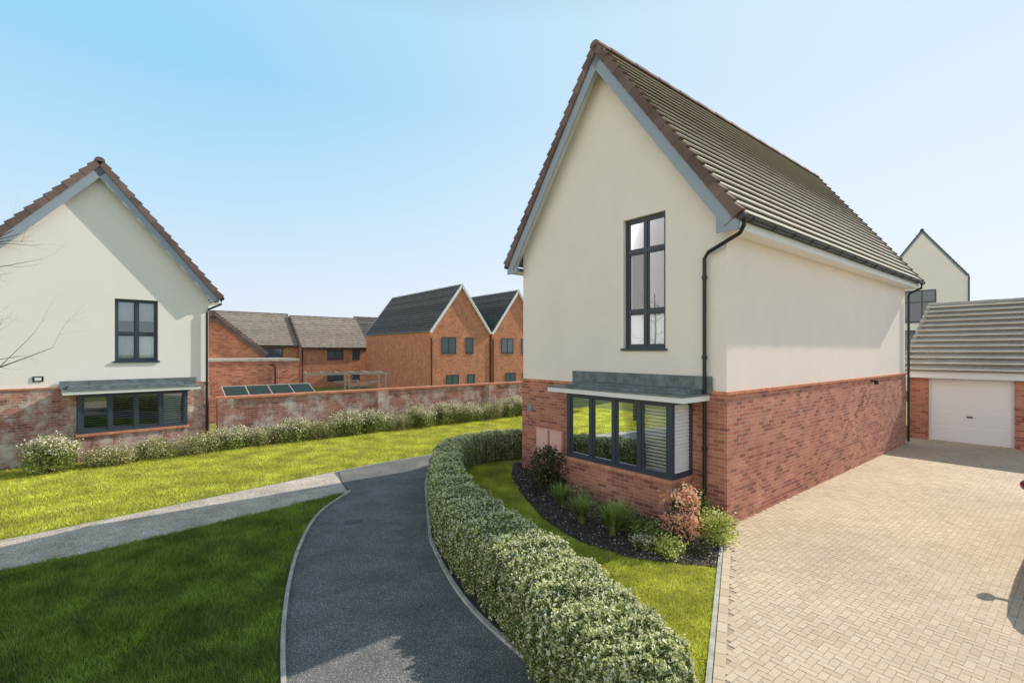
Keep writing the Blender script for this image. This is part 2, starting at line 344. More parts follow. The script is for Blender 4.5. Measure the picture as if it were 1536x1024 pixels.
def window(parent,F,a0,a1,z0,z1,cols,rows,fr=.055,rec=.07,name='window',deep=.4,blinds=(),sill=True,flush=False,mat=None,sillm=None):
    mat=mat or M['anth']
    m=MB(); d1=-rec; d0=-rec-.06
    if flush: d0,d1=.002,.04
    m.bb(F,a0,a0+fr,z0,z1,d0,d1); m.bb(F,a1-fr,a1,z0,z1,d0,d1)
    m.bb(F,a0+fr,a1-fr,z0,z0+fr,d0,d1); m.bb(F,a0+fr,a1-fr,z1-fr,z1,d0,d1)
    xs=[a0+fr]+list(cols)+[a1-fr]; zs=[z0+fr]+list(rows)+[z1-fr]
    for c in cols: m.bb(F,c-fr/2,c+fr/2,z0+fr,z1-fr,d0,d1+.004)
    for r in rows:
        for i in range(len(xs)-1):
            m.bb(F,xs[i]+(fr/2 if i else 0),xs[i+1]-(fr/2 if i<len(xs)-2 else 0),r-fr/2,r+fr/2,d0,d1+.001)
    if not flush:   # inner casement beads
        e=.03
        for i in range(len(xs)-1):
            for j in range(len(zs)-1):
                xa=xs[i]+(fr/2 if i else 0); xb=xs[i+1]-(fr/2 if i<len(xs)-2 else 0)
                za=zs[j]+(fr/2 if j else 0); zb=zs[j+1]-(fr/2 if j<len(zs)-2 else 0)
                m.bb(F,xa,xa+e,za,zb,d0+.01,d1-.012); m.bb(F,xb-e,xb,za,zb,d0+.01,d1-.012)
                m.bb(F,xa+e,xb-e,za,za+e,d0+.01,d1-.012); m.bb(F,xa+e,xb-e,zb-e,zb,d0+.01,d1-.012)
    w=m.build(name,mat,parent)
    o,ex,n=F; P=lambda a,z,d:o+ex*a+n*d+Vector((0,0,z))
    dg=(d0+d1)/2-.005 if not flush else .02
    for i in range(len(xs)-1):
        for j in range(len(zs)-1):
            q=MB(); q.quad(P(xs[i],zs[j],dg),P(xs[i+1],zs[j],dg),P(xs[i+1],zs[j+1],dg),P(xs[i],zs[j+1],dg))
            q.build('pane',M['gdark'] if flush else M['glass'],w)
    if not flush:
        b=MB(); bd=-deep+.01
        b.quad(P(a0+.01,z0+.01,bd),P(a1-.01,z0+.01,bd),P(a1-.01,z1-.01,bd),P(a0+.01,z1-.01,bd))
        for (x,y) in (((a0+.005,z0+.005),(a0+.005,z1-.005)),((a1-.005,z0+.005),(a1-.005,z1-.005)),((a0+.005,z0+.005),(a1-.005,z0+.005)),((a0+.005,z1-.005),(a1-.005,z1-.005))):
            b.quad(P(x[0],x[1],bd),P(y[0],y[1],bd),P(y[0],y[1],d0-.004),P(x[0],x[1],d0-.004))
        b.build('room_lining',M['room'],w)
        for bx in blinds:
            q=MB()
            xa,xb,za,zb=bx; nf=14
            for k in range(nf):   # pleated cloth
                xx0=xa+(xb-xa)*k/nf; xx1=xa+(xb-xa)*(k+1)/nf; dz=.012*(k%2); dz2=.012*((k+1)%2)
                q.quad(P(xx0,za,d0-.03-dz),P(xx1,za,d0-.03-dz2),P(xx1,zb,d0-.03-dz2),P(xx0,zb,d0-.03-dz))
            q.build('blind',M['blind'],w)
    if sill:
        q=MB(); q.bb(F,a0-.04,a1+.04,z0-.045,z0,-rec if not flush else .002,.045 if not flush else .07); q.build('sill',sillm or mat,w)
    return w
def bay(parent,F,a0,a1,p,zs,zt,base0=0,np_=4,ca=(.3,.38),bm=None,flash=.33,steep=()):
    o,ex,n=F; P=lambda a,z,d:o+ex*a+n*d+Vector((0,0,z))
    m=MB(); m.bb(F,a0,a1,base0-.02,zs-.065,.0,p); b=m.build('bay_wall',bm or M['brick'],parent)
    m=MB(); m.bb(F,a0-.04,a1+.04,zs-.065,zs,.0,p+.045); m.build('bay_sill',M['cap'],parent)
    f=.07; m=MB(); z0,z1=zs,zt
    for a in (a0,a1-f-.02): m.bb(F,a,a+f+.02,z0,z1,p-.09,p)
    m.bb(F,a0,a0+.02+f,z0,z1,.022,.08); m.bb(F,a1-f-.02,a1,z0,z1,.022,.08)
    m.bb(F,a0+.09,a1-.09,z0,z0+.07,p-.08,p-.004); m.bb(F,a0+.09,a1-.09,z1-.07,z1,p-.08,p-.004)
    for a in (a0+.004,a1-.074): m.bb(F,a,a+.07,z0,z0+.07,.08,p-.09); m.bb(F,a,a+.07,z1-.07,z1,.08,p-.09)
    W=(a1-a0-.18)/np_; xs=[a0+.09+W*k for k in range(np_+1)]
    for k in range(1,np_): m.bb(F,xs[k]-.035,xs[k]+.035,z0+.07,z1-.07,p-.08,p-.006)
    for k in range(np_):
        xa,xb=xs[k]+.035,xs[k+1]-.035
        if k==0: xa=xs[0]
        if k==np_-1: xb=xs[-1]
        e=.035
        m.bb(F,xa,xa+e,z0+.07,z1-.07,p-.07,p-.02); m.bb(F,xb-e,xb,z0+.07,z1-.07,p-.07,p-.02)
        m.bb(F,xa+e,xb-e,z0+.07,z0+.07+e,p-.07,p-.02); m.bb(F,xa+e,xb-e,z1-.07-e,z1-.07,p-.07,p-.02)
    w=m.build('bay_window',M['anth'],parent)
    for k in range(np_):
        q=MB(); q.quad(P(xs[k],z0+.05,p-.045),P(xs[k+1],z0+.05,p-.045),P(xs[k+1],z1-.05,p-.045),P(xs[k],z1-.05,p-.045)); q.build('pane',M['glass'],w)
    for a in (a0+.02,a1-.02):
        q=MB(); q.quad(P(a,z0+.05,.07),P(a,z0+.05,p-.06),P(a,z1-.05,p-.06),P(a,z1-.05,.07)); q.build('pane',M['glass2'],w)
    q=MB(); q.quad(P(a0+.02,z0,.023),P(a1-.02,z0,.023),P(a1-.02,z1,.023),P(a0+.02,z1,.023)); q.build('room_lining',M['room'],w)
    # louvre shutters
    q=MB(); z=z0+.09
    while z<z1-.1:
        for k in range(np_):
            st=k in steep; dd=.022 if st else .05; hh=.048 if st else .02
            q.quad(P(xs[k]+.05,z,p-.11-dd),P(xs[k+1]-.05,z,p-.11-dd),P(xs[k+1]-.05,z+hh,p-.11),P(xs[k]+.05,z+hh,p-.11))
        for a,sg in ((a0+.026,1),(a1-.026,-1)):
            q.quad(P(a,z,.082),P(a,z,p-.092),P(a+sg*.018,z+.05,p-.092),P(a+sg*.018,z+.05,.082))
        z+=.062
    for a in (a0+.06,a1-.06): q.quad(P(a,z0+.07,.082),P(a,z0+.07,p-.092),P(a,z1-.07,p-.092),P(a,z1-.07,.082))
    q.build('shutters',M['blind'],w)
    # canopy
    c0,c1=a0-ca[0],a1+ca[1]
    m=MB(); m.bb(F,c0,c1,zt,zt+.09,.022,p+.18); cn=m.build('bay_canopy',M['white'],parent)
    m=MB(); zt2=zt+.093
    m.bb(F,c0-.015,c1+.015,zt2,zt2+.025,.022,p+.2); m.build('lead_edge',M['lead'],cn)
    m=MB(); zz=zt2+.027
    i0,i1=c0+.1,c1-.35
    m.bb(F,i0,i1,zz,zz+.05,.024,p+.0); m.bb(F,i0+.03,i1-.03,zz+.052,zz+.08,.024,p-.2)
    m.build('lead_roof',M['lead'],cn)
    m=MB(); m.bb(F,c0-.05,c1+.03,zt2+.03,zt2+flash,.026,.06); m.build('lead_flashing',M['lead'],cn)
    return w
def gutter(parent,pts,r=.055):
    m=MB()
    p0,p1=Vector(pts[0]),Vector(pts[1]); d=(p1-p0).normalized(); side=d.cross(Vector((0,0,1)))
    ring=[(math.cos(math.pi+math.pi*j/8)*r,math.sin(math.pi+math.pi*j/8)*r) for j in range(9)]+[(r-.012,0)]+[(math.cos(2*math.pi-math.pi*j/8)*(r-.012),math.sin(2*math.pi-math.pi*j/8)*(r-.012)) for j in range(1,9)]
    k=len(ring); vs=[p0+side*a+Vector((0,0,b)) for a,b in ring]+[p1+side*a+Vector((0,0,b)) for a,b in ring]
    m.add(vs,[(j,(j+1)%k,k+(j+1)%k,k+j) for j in range(k)])
    L=(p1-p0).length; x=.3
    while x<L:
        c=p0+d*x; m.tube([c+side*(r+.006)+Vector((0,0,0)),c+side*(r*.72)+Vector((0,0,-r*.76)),c+Vector((0,0,-r-.006)),c-side*(r*.72)+Vector((0,0,-r*.76)),c-side*(r+.006)],.012,5); x+=.85
    for c in (p0,p1): m.tube([c-d*.006,c+d*.006],r+.004,12)
    return m.build('gutter',M['black'],parent)
def pipe(parent,pts,r=.034,br=()):
    m=MB(); m.tube(pts,r,10)
    for b in br: m.tube([Vector(b)+Vector((0,0,-.03)),Vector(b)+Vector((0,0,.03))],r+.012,10)
    return m.build('downpipe',M['black'],parent)

# ------------------------------------------------------------------ MAIN HOUSE
H=empty('detached_house',A0,TH,'large cream rendered house with red brick ground floor and bay window beside the driveway','house')
W=5.37; L=11.65; SL=1.393; ZR=9.45; HF=W/2+.33
FM=(Vector((0,0,0)),Vector((0,1,0)),Vector((-1,0,0)))
zaw=ZR-.19; zew=zaw-SL*W/2
gable_body('render_wall',M['render'],H,FA,0,W,0,L,2.3,zew,zaw,cuts=[(FM,1.19,2.18,3.06,5.69,-.42,.3)])
m=MB(); m.box(-.02,L+.02,-.02,W+.02,-.05,2.26); m.build('brick_wall',M['brick'],H)
m=MB(); m.box(-.05,L+.05,-.05,W+.05,2.26,2.31); m.build('brick_band',M['cap'],H)
R_,P,Lm=roof(H,FA,W/2,HF,ZR,SL,-.3,L+.35,22,M['tile'],M['verge'],M['barge'],tw=.3,over=.3,lip=.066)
w=window(H,FM,1.19,2.18,3.06,5.69,[1.69],[3.80,5.02],fr=.06,rec=.08,blinds=[(1.22,1.66,3.1,3.72),(1.72,2.15,3.1,3.72),(1.22,1.3,3.86,5.6),(2.07,2.15,3.86,5.6)])
bay(H,FM,.62,3.14,.68,.78,2.14,ca=(.33,.40),steep=(0,))
ze=ZR-SL*HF
for y,sg in ((-.33,-1),(W+.33,1)):
    m=MB(); yy=y-sg*.02
    m.box(-.26,L+.3,min(yy,yy-sg*.03),max(yy,yy-sg*.03),ze-.24,ze-.10); m.build('fascia',M['white'],H)
    m=MB(); a,b=sorted((yy-sg*.032,(0 if sg<0 else W)+sg*.004)); m.box(-.22,L+.28,a,b,ze-.235,ze-.215); m.build('soffit',M['white'],H)
    gutter(H,((-.27,y+sg*.06,ze-.05),(L+.33,y+sg*.06,ze-.05)))
for y,sg in ((-.33,-1),(W+.33,1)):
    yi=0 if sg<0 else W
    m=MB(); yo=y
    p=[(yo,ze-.26),(yi-sg*.05,ze-.26),(yi-sg*.05,ze-.14+SL*.36),(yo,ze-.14)]
    m.add([(-.262,a,b) for a,b in p]+[(-.236,a,b) for a,b in p],[(0,1,2,3),(7,6,5,4),(0,1,5,4),(1,2,6,5),(2,3,7,6),(3,0,4,7)]); m.build('eave_box',M['barge'],H)
pipe(H,[(-.2,-.39,ze-.1),(-.2,-.39,ze-.2),(-.14,-.3,ze-.3),(-.09,.28,ze-.52),(-.075,.36,ze-.62),(-.075,.36,.1)],br=[(-.075,.36,4.3),(-.075,.36,2.9),(-.075,.36,1.3)])
pipe(H,[(L+.15,-.39,ze-.1),(L+.15,-.39,ze-.22),(L+.1,-.1,ze-.38),(L+.1,-.07,ze-.5),(L+.1,-.07,.1)])
for a in (4.33,3.86):
    m=MB(); m.bb(FM,a,a+.42,.5,1.12,.02,.1); m.bb(FM,a+.02,a+.4,.52,1.1,.1,.115); m.bb(FM,a-.01,a+.43,1.12,1.14,.02,.13); m.build('meter_box',M['meter'],H)
m=MB(); m.bb(FM,5.0,5.17,1.5,1.66,.02,.04); m.build('number_plate',M['plate'],H)
m=MB(); m.tube([(7.95,-.02,2.2),(7.95,-.14,2.2),(7.95,-.17,2.17)],.02,8); m.tube([(7.95,-.15,2.22),(7.95,-.15,2.1)],.05,10); m.build('wall_lamp',M['black'],H)

# ------------------------------------------------------------------ GARAGE
G0=A0+U*13.2
G=empty('garage',G0,TH,'brick garage with white up-and-over door at the end of the driveway','garage')
FG=(Vector((0,0,0)),Vector((0,1,0)),Vector((-1,0,0)))
gw0,gw1=-6.2,.26
m=MB(); m.box(0,8.4,gw0,gw1,-.05,2.3)
gb=m.build('brick_wall',M['brick'],G,cuts=[(FG,-2.33,-.31,-.1,2.13,-.2,.3),(FG,-5.6,-3.5,-.1,2.13,-.2,.3)])
for a0,a1 in ((-2.33,-.31),(-5.6,-3.5)):
    m=MB(); m.bb(FG,a0+.06,a1-.06,.02,2.07,-.16,-.11)
    for k in range(1,4):
        z=.02+2.05*k/4; m.bb(FG,a0+.07,a1-.07,z-.45,z-.012,-.11,-.1)
    m.bb(FG,a0+.07,a1-.07,2.05-.49,2.055,-.11,-.1)
    d=m.build('garage_door',M['garage'],G)
    m=MB(); m.bb(FG,a0,a0+.06,0,2.13,-.17,-.06); m.bb(FG,a1-.06,a1,0,2.13,-.17,-.06); m.bb(FG,a0+.06,a1-.06,2.07,2.13,-.17,-.06); m.build('door_frame',M['white'],d)
    m=MB(); c=(a0+a1)/2; m.bb(FG,c-.07,c+.07,.85,.89,-.1,-.06); m.build('handle',M['black'],d)
gs=.565; gz=4.86
roof(G,FB,4.2,4.5,gz,gs,gw0-.15,gw1+.15,13,M['tile'],M['tile'],M['white'],tw=.3,over=.15,lip=.12)
gable_body('gable_wall',M['brick'],G,FB,0.001,8.399,gw0+.001,gw1-.001,2.302,2.32,gz-.17)
ge=gz-gs*4.5
m=MB(); m.box(-.27,-.24,gw0-.1,gw1+.12,ge-.2,ge-.07); m.box(-.24,0,gw0-.1,gw1+.1,ge-.2,ge-.18); m.build('fascia',M['white'],G)
# ------------------------------------------------------------------ LEFT HOUSE
HL=empty('detached_house',Q0,TH+R(6),'cream gabled house at the left edge with a shadow across its gable','house')
FL=(Vector((0,0,0)),Vector((1,0,0)),Vector((0,-1,0)))
hw=2.685; zl=8.33; sl=1.2
zla=zl-.17; zle=zla-sl*hw
gable_body('render_wall',M['render2'],HL,FB,-hw,hw,0,9,2.03,zle,zla,cuts=[(FL,.347,1.363,2.72,4.53,-.42,.3)])
m=MB(); m.box(-hw-.02,hw+.02,-.02,9.02,-.05,2.0); m.build('brick_wall',M['brickw'],HL)
m=MB(); m.box(-hw-.05,hw+.05,-.05,9.05,2.0,2.04); m.build('brick_band',M['cap'],HL)
roof(HL,FB,0,hw+.3,zl,sl,-.24,9.3,17,M['tileb'],M['verge'],M['barge'],tw=.3,over=.24)
window(HL,FL,.347,1.363,2.72,4.53,[.855],[3.52],fr=.06,rec=.07,blinds=[(.37,.84,2.8,3.45),(.88,1.34,2.8,3.45),(.37,.84,3.9,4.5),(.88,1.34,3.9,4.5)])
bay(HL,FL,-.47,2.0,.6,.78,1.86,ca=(.3,.3),bm=M['brickw'],flash=.24,steep=(3,))
zge=zl-sl*(hw+.3)
gutter(HL,((hw+.36,-.15,zge-.03),(hw+.36,9.2,zge-.03)))
m=MB(); m.box(hw+.26,hw+.29,-.15,9.2,zge-.2,zge-.08); m.box(hw,hw+.26,-.15,9.2,zge-.2,zge-.18); m.build('fascia',M['white'],HL)
pipe(HL,[(hw+.36,-.04,zge-.07),(hw+.36,-.04,zge-.2),(hw-.02,-.07,zge-.4),(hw-.06,-.07,zge-.5),(hw-.06,-.07,.1)])
m=MB(); m.bb(FL,-1.33,-1.12,2.2,2.34,.0,.02); pl=m.build('number_plate',M['black'],HL)
m=MB(); m.bb(FL,-1.29,-1.16,2.23,2.31,.02,.024); m.build('number_panel',M['white'],pl)

# ------------------------------------------------------------------ GARDEN WALL
GW=empty('garden_wall',Q0+U*2.9,TH,'long weathered red brick garden wall running right from the left house','wall')
m=MB(); m.box(0,22,.1,.32,-.05,1.45)
for x in (0,5.4,10.8,16.2): m.box(x-.002,x+.44,.04,.38,-.05,1.448)
m.build('brickwork',M['brickw'],GW)
m=MB(); m.box(-.04,22.03,.05,.37,1.45,1.53); m.build('coping',M['cap'],GW,bevel=.008)

# ------------------------------------------------------------------ PAIR OF GABLED BRICK HOUSES
C0=Vector((-8.5,50,-1.6))
for i,(w0,lab) in enumerate(((0,'orange brick house with dark roof, left of the twin gables beyond the wall'),(8.0,'orange brick gabled house partly hidden behind the big cream house, right twin gable'))):
    o=empty('brick_house',C0+U*w0,TH,lab,'house')
    zb=1.6; gw=7.6; zc=10.3+zb; s_=1.33
    gable_body('wall',M['brickf'],o,FB,0,gw,0,17,-.2,zc-.25-s_*gw/2,zc-.25)
    roof(o,FB,gw/2,gw/2+.15,zc,s_,-.25,17.2,20,M['tiled'],M['white'],M['white'],detail=False,over=.25,lip=.09,vt=.7)
    F=(Vector((0,0,0)),Vector((1,0,0)),Vector((0,-1,0)))
    window(o,F,1.35,3.15,2.8+zb,4.55+zb,[2.25],[],fr=.1,flush=True); window(o,F,4.4,5.4,2.8+zb,4.55+zb,[],[],fr=.1,flush=True)
    window(o,F,1.9,3.5,-.6+zb,.5+zb,[2.7],[],fr=.1,flush=True); window(o,F,4.6,5.6,-.9+zb,.5+zb,[],[],fr=.1,flush=True)
    pipe(o,[(.1,-.08,6),(.1,-.08,0)],r=.07)
# terrace
T0=Vector((-36.1+.629*5-2.5*.777,60-.777*5-2.5*.629,-1.6))
for i,(w0,wd,tm,lab,dz,dv) in enumerate(((0,10.0,'tileb','brick house with brown tiled roof beyond the wall, first from the left',0,0),(10.05,9.0,'tileb','brick house with light brown roof, middle of the far row beyond the wall',-.25,-.9),(19.3,8.5,'tiled','dark roofed brick house at the right end of the far row',.1,.5))):
    o=empty('terraced_house',T0+U*w0+V_*dv+Vector((0,0,dz)),TH,lab,'house')
    zb=1.6
    gable_body('wall',M['brickf'],o,FA,0,10,0.01,wd-.01,-.2,3.75+zb,7.75+zb)
    roof(o,FA,5,5.3,8.0+zb,.8,0,wd,16,M[tm],M['verge'],M['white'],detail=False,over=.0,lip=.1)
    F=(Vector((0,0,0)),Vector((1,0,0)),Vector((0,-1,0)))
    ws=[(5.6,8.2)] if i==0 else ([(3.3,5.4),(6.6,7.6)] if i==1 else [(2,3.4)])
    for a,b in ws:
        window(o,F,a,b,2.2+zb,3.45+zb,[(a+b)/2],[],fr=.12,flush=True)
        window(o,F,a,b,-.6+zb,.6+zb,[(a+b)/2],[],fr=.12,flush=True)
    m=MB(); m.box(.1,wd-.1,-.42,-.3,3.55+zb,3.7+zb); m.build('gutter',M['black'],o)
    pipe(o,[(.2,-.1,5.1),(.2,-.1,0)],r=.07)
# brick outbuilding with flat coping + pitched neighbour
OB=empty('brick_outbuilding',Vector((-13.6,20.6,0)),TH,'low flat topped brick outbuilding just behind the garden wall by the left house','outbuilding')
m=MB(); m.box(0,4.2,0,4,-1,2.55); m.build('wall',M['brick'],OB)
m=MB(); m.box(-.05,4.25,-.05,4.05,2.55,2.66); m.build('coping',M['kerb'],OB)
m=MB(); m.tube([(2.9,-.06,2.4),(3.1,-.06,2.36),(3.15,-.06,2.2),(3.15,-.06,0)],.04,8); m.build('downpipe',M['black'],OB)
PG=empty('pitched_garage',Vector((-15.2,24.4,-.5)),TH,'brick gable end with a tiled slope rising behind the flat topped outbuilding','garage')
gable_body('wall',M['brickf'],PG,FB,-2.3,2.3,0,5,-.5,3.35,5.3)
roof(PG,FB,0,2.5,5.5,.85,-.15,5.1,10,M['tileb'],M['verge'],M['verge'],detail=False,over=.15)
# lean-to greenhouse
GH=empty('greenhouse',Q0+U*3.2+V_*.75,TH,'low lean-to greenhouse with four dark tilted glass panels behind the garden wall','greenhouse')
m=MB(); m.box(0,3.0,0,.9,0,1.42); m.build('base',M['brick'],GH)
m=MB()
for k in range(5):
    x=.02+k*.735; m.tube([(x,.0,1.46),(x,.9,1.76)],.014,6)
m.tube([(0,0,1.46),(2.98,0,1.46)],.014,6); m.tube([(0,.9,1.76),(2.98,.9,1.76)],.014,6)
for x in (.02,2.96): m.tube([(x,.9,1.4),(x,.9,1.76)],.014,6)
fo=m.build('frame',plain('grey_aluminium',(.5,.5,.48),.5),GH)
gp=plain('dark_green_panel',(.03,.05,.045),.6,spec=.1)
for k in range(4):
    x=.04+k*.735; m=MB(); m.quad((x,.02,1.468),(x+.69,.02,1.468),(x+.69,.88,1.755),(x,.88,1.755)); m.build('pane',gp,fo)
# pergola
PE=empty('pergola',Vector((-11.6,27.0,-.75)),R(25),'pale open timber pergola standing beyond the brick garden wall','pergola')
wt=plain('weathered_white_timber',(.42,.40,.36),.8)
m=MB()
for y in (0,2.4): m.box(-.1,4.6,y-.03,y+.03,2.4,2.48)
m.build('beam',wt,PE)
m=MB()
for k in range(6): m.box(k*.85,k*.85+.04,-.2,2.6,2.48,2.53)
m.build('rafters',wt,PE)
for x in (0,2.3,4.4):
    for y in (0,2.4): m=MB(); m.box(x,x+.07,y-.035,y+.035,-1,2.4); m.build('post',wt,PE)
# rotary airer
gm=plain('dull_metal',(.22,.21,.20),.6)
RA=empty('clothes_airer',Vector((-8.3,26,-.55)),0,'rotary clothes airer poking above the wall to the right of the pergola','airer')
m=MB(); m.tube([(0,0,-1),(0,0,1.75)],.025,8); m.build('pole',gm,RA)
m=MB()
for k in range(4):
    a=R(20+90*k); m.tube([(0,0,1.55),(1.3*math.cos(a),1.3*math.sin(a),1.95)],.015,6)
for r in (.5,.8,1.1,1.3):
    q=[(r*math.cos(R(20+90*k)),r*math.sin(R(20+90*k)),1.55+.4*r/1.3) for k in range(5)]; m.tube(q,.006,4)
m.build('arms',gm,RA)
# white house behind right
tw=R(50); vw=Vector((-math.sin(tw),math.cos(tw),0))
WH=empty('white_house',Vector((30.75,36,0))+vw*(-2.5),tw,'tall white rendered gabled house beyond the garage roof','house')
gable_body('render_wall',M['render2'],WH,FA,0,5.0,0,9,-.1,8.45,12.02)
roof(WH,FA,2.5,2.54,12.1,1.43,-.03,9.03,16,M['tiled'],M['anth'],M['barge'],detail=False,over=.02,lip=.01,vt=.55)
F=(Vector((0,0,0)),Vector((0,1,0)),Vector((-1,0,0)))
window(WH,F,1.7,4.1,5.2,7.6,[2.5,3.3],[6.7],fr=.08,flush=True); window(WH,F,1.7,4.1,2.6,4.6,[2.5,3.3],[],fr=.08,flush=True)
pipe(WH,[(-.08,-.05,8.4),(-.08,-.05,.1)],r=.05)
# side gate
m=MB()
for k in range(9): m.box(0,.03,k*.11,k*.11+.1,.04,1.85)
m.box(.03,.07,0,.98,.3,.4); m.box(.03,.07,0,.98,1.5,1.6)
g=m.build('side_gate',plain('brown_timber',(.12,.07,.04),.8,var=.3),None); g.location=A0+U*11.75+V_*.0; g.rotation_euler=(0,0,TH)
tag(g,'brown timber side gate in the gap between cream house and garage','gate')

# ------------------------------------------------------------------ GROUND
xs=np.concatenate([np.linspace(-700,-60,8),np.linspace(-50,60,45),np.linspace(70,700,8)]); ys=np.concatenate([np.linspace(-300,-20,6),np.linspace(-15,90,50),np.linspace(110,900,8)])
vs=[];fs=[]
for j,y in enumerate(ys):
    for i,x in enumerate(xs):
        t=(Vector((x,y,0))-Q0).dot(V_); k=min(1,max(0,(t-4)/14)); k=k*k*(3-2*k); vs.append((x,y,-1.6*k))
nx=len(xs)
for j in range(len(ys)-1):
    for i in range(nx-1): fs.append((j*nx+i,j*nx+i+1,(j+1)*nx+i+1,(j+1)*nx+i))
m=MB(); m.add(vs,fs); struct(m.build('ground',M['soil'],None),'short green grass ground stretching away on every side','ground')
K1=smooth_curve([(.2,1.2),(-1.2,2.8),(-2.07,4.35),(-2.72,5.79),(-3.26,7.37),(-3.56,8.89),(-3.46,10.24)])
BL=smooth_curve([(-3.46,10.24),(-6.26,7.18),(-6.98,6.55),(-13,.6)])
BU=smooth_curve([(-14,1.6),(-8.08,7.58),(-4.43,11.9),(-2.46,13.85),(3,18.3)])
K2=smooth_curve([(2.9,1.4),(1.5,2.9),(.37,4.35),(-.54,5.71),(-1.21,7.37),(-1.45,8.37),(-1.72,9.69),(-2.0,11.3),(-1.9,12.9),(-1.2,14.0),(4,17.6)])
poly=[tuple(p) for p in K1]+[tuple(p) for p in BU[16:]]+[tuple(p) for p in K2[::-1]]
m=MB(); m.quad(*[(x,y,.008) for x,y in poly]); struct(m.build('path',M['asphalt'],None),'curved grey asphalt footpath between the lawns and the hedge','path')
poly=[tuple(p) for p in BL]+[tuple(p) for p in BU[:17]]
m=MB(); m.quad(*[(x,y,.0075) for x,y in poly]); struct(m.build('path',M['asphalt2'],None),'pale branch footpath leading left between the two lawns','path')
nearlawn=[tuple(p) for p in K1]+[tuple(p) for p in BL[1:]]+[(-6,-2)]
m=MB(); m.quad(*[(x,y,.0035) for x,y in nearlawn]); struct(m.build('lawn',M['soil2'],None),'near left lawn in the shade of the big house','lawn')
def strip(name,curve,w,z0,z1,mat,label,off=0,seg=.0):
    m=MB(); P=[np.array(p) for p in curve]; nrm=[]
    for i in range(len(P)):
        d=P[min(i+1,len(P)-1)]-P[max(i-1,0)]; d=d/np.linalg.norm(d); nrm.append(np.array([-d[1],d[0]]))
    for i in range(len(P)-1):
        a0=P[i]+nrm[i]*(off-w/2); a1=P[i]+nrm[i]*(off+w/2); b0=P[i+1]+nrm[i+1]*(off-w/2); b1=P[i+1]+nrm[i+1]*(off+w/2)
        m.hexa([(*a0,z0),(*b0,z0),(*b1,z0),(*a1,z0),(*a0,z1),(*b0,z1),(*b1,z1),(*a1,z1)])
    return struct(m.build(name,mat,None),label,'kerb')
strip('kerb',K1,.045,-.03,.04,M['kerb'],'thin pale concrete edging on the left side of the curved path')
strip('kerb',K2,.045,-.03,.045,M['kerb'],'thin pale concrete edging between the curved path and the hedge')
strip('kerb',BL,.03,-.03,.015,M['kerb'],'low edging along the near side of the branch path')
strip('kerb',BU,.03,-.03,.015,M['kerb'],'low edging along the far side of the branch path')
m=MB(); m.box(-.16,.16,-.1,.1,.009,.012); m.box(-.13,.13,-.07,.07,.012,.014); o=m.build('utility_cover',plain('worn_cover',(.10,.10,.10),.8,bump=.4),None); o.location=(-2.78,8.43,0); o.rotation_euler=(0,0,.3); tag(o,'small iron utility cover set in the curved path','cover')
strip('path_joint',[(-3.46,10.2),(-3.9,11.0),(-4.3,11.9)],.03,.0,.012,M['iron'],'dark tar joint across the mouth of the branch path')

# driveway
E0=Vector((3.60,8.10)); E1=Vector((1.82,4.35)); dE=(E1-E0).normalized(); E2=E0+dE*9
drive=[(3.70,8.12),(E2.x,E2.y),(26,-3)]
drive+= [tuple((A0+U*20-V_*12).xy),tuple((A0+U*13.35-V_*8).xy),tuple((A0+U*13.35+V_*.2).xy),tuple((A0+U*11.7+V_*.2).xy),tuple((A0+V_*.0).xy)]
m=MB(); m.quad(*[(x,y,.006) for x,y in drive]); struct(m.build('driveway_base',M['joint'],None),'sandy joints under the block paved driveway','driveway')
bs=.075; cell=[]
for i in range(-100,198):
    for j in range(-125,8):
        c=(i-j)%4
        if c==0: cell.append((i,j,2,1))
        elif c==3: cell.append((i,j,1,2))
cell=np.array(cell,float); cell[:,:2]*=bs; cell[:,2:]*=bs
cx=cell[:,0]+cell[:,2]/2; cy=cell[:,1]+cell[:,3]/2
wx=A0.x+U.x*cx+V_.x*cy; wy=A0.y+U.y*cx+V_.y*cy
dpoly=[(E0.x+.12,E0.y-.0),(E2.x+.12,E2.y),(26,-3)]+drive[3:-1]+[(A0.x+.05,A0.y-.05)]
ins=pip(np.stack([wx,wy],1),dpoly)
cell=cell[ins]; n=len(cell); g=.0024
x0=cell[:,0]+g; x1=cell[:,0]+cell[:,2]-g; y0=cell[:,1]+g; y1=cell[:,1]+cell[:,3]-g
z=.011+rng.normal(size=(n,4))*.0009
V=np.empty((n,4,3))
for k,(a,b) in enumerate(((x0,y0),(x1,y0),(x1,y1),(x0,y1))):
    V[:,k,0]=A0.x+U.x*a+V_.x*b; V[:,k,1]=A0.y+U.y*a+V_.y*b; V[:,k,2]=z[:,k]
struct(npmesh('driveway',V.reshape(-1,3),4,M['block']),'herringbone block paved driveway in buff and brown beside the house','driveway')
m=MB(); k=0
while k*.205<9:
    a=E0+dE*(k*.205+.003); b=E0+dE*((k+1)*.205-.003); nn=Vector((-dE.y,dE.x))
    m.add([(a.x,a.y,.016),(b.x,b.y,.016),(b.x+nn.x*.1,b.y+nn.y*.1,.016),(a.x+nn.x*.1,a.y+nn.y*.1,.016)],[(0,1,2,3)]); k+=1
struct(m.build('driveway_edge',M['block'],None),'row of edging blocks between driveway and front lawn','edging')
m=MB(); nn=Vector((-dE.y,dE.x)); a=E0-nn*.06; b=E2-nn*.06
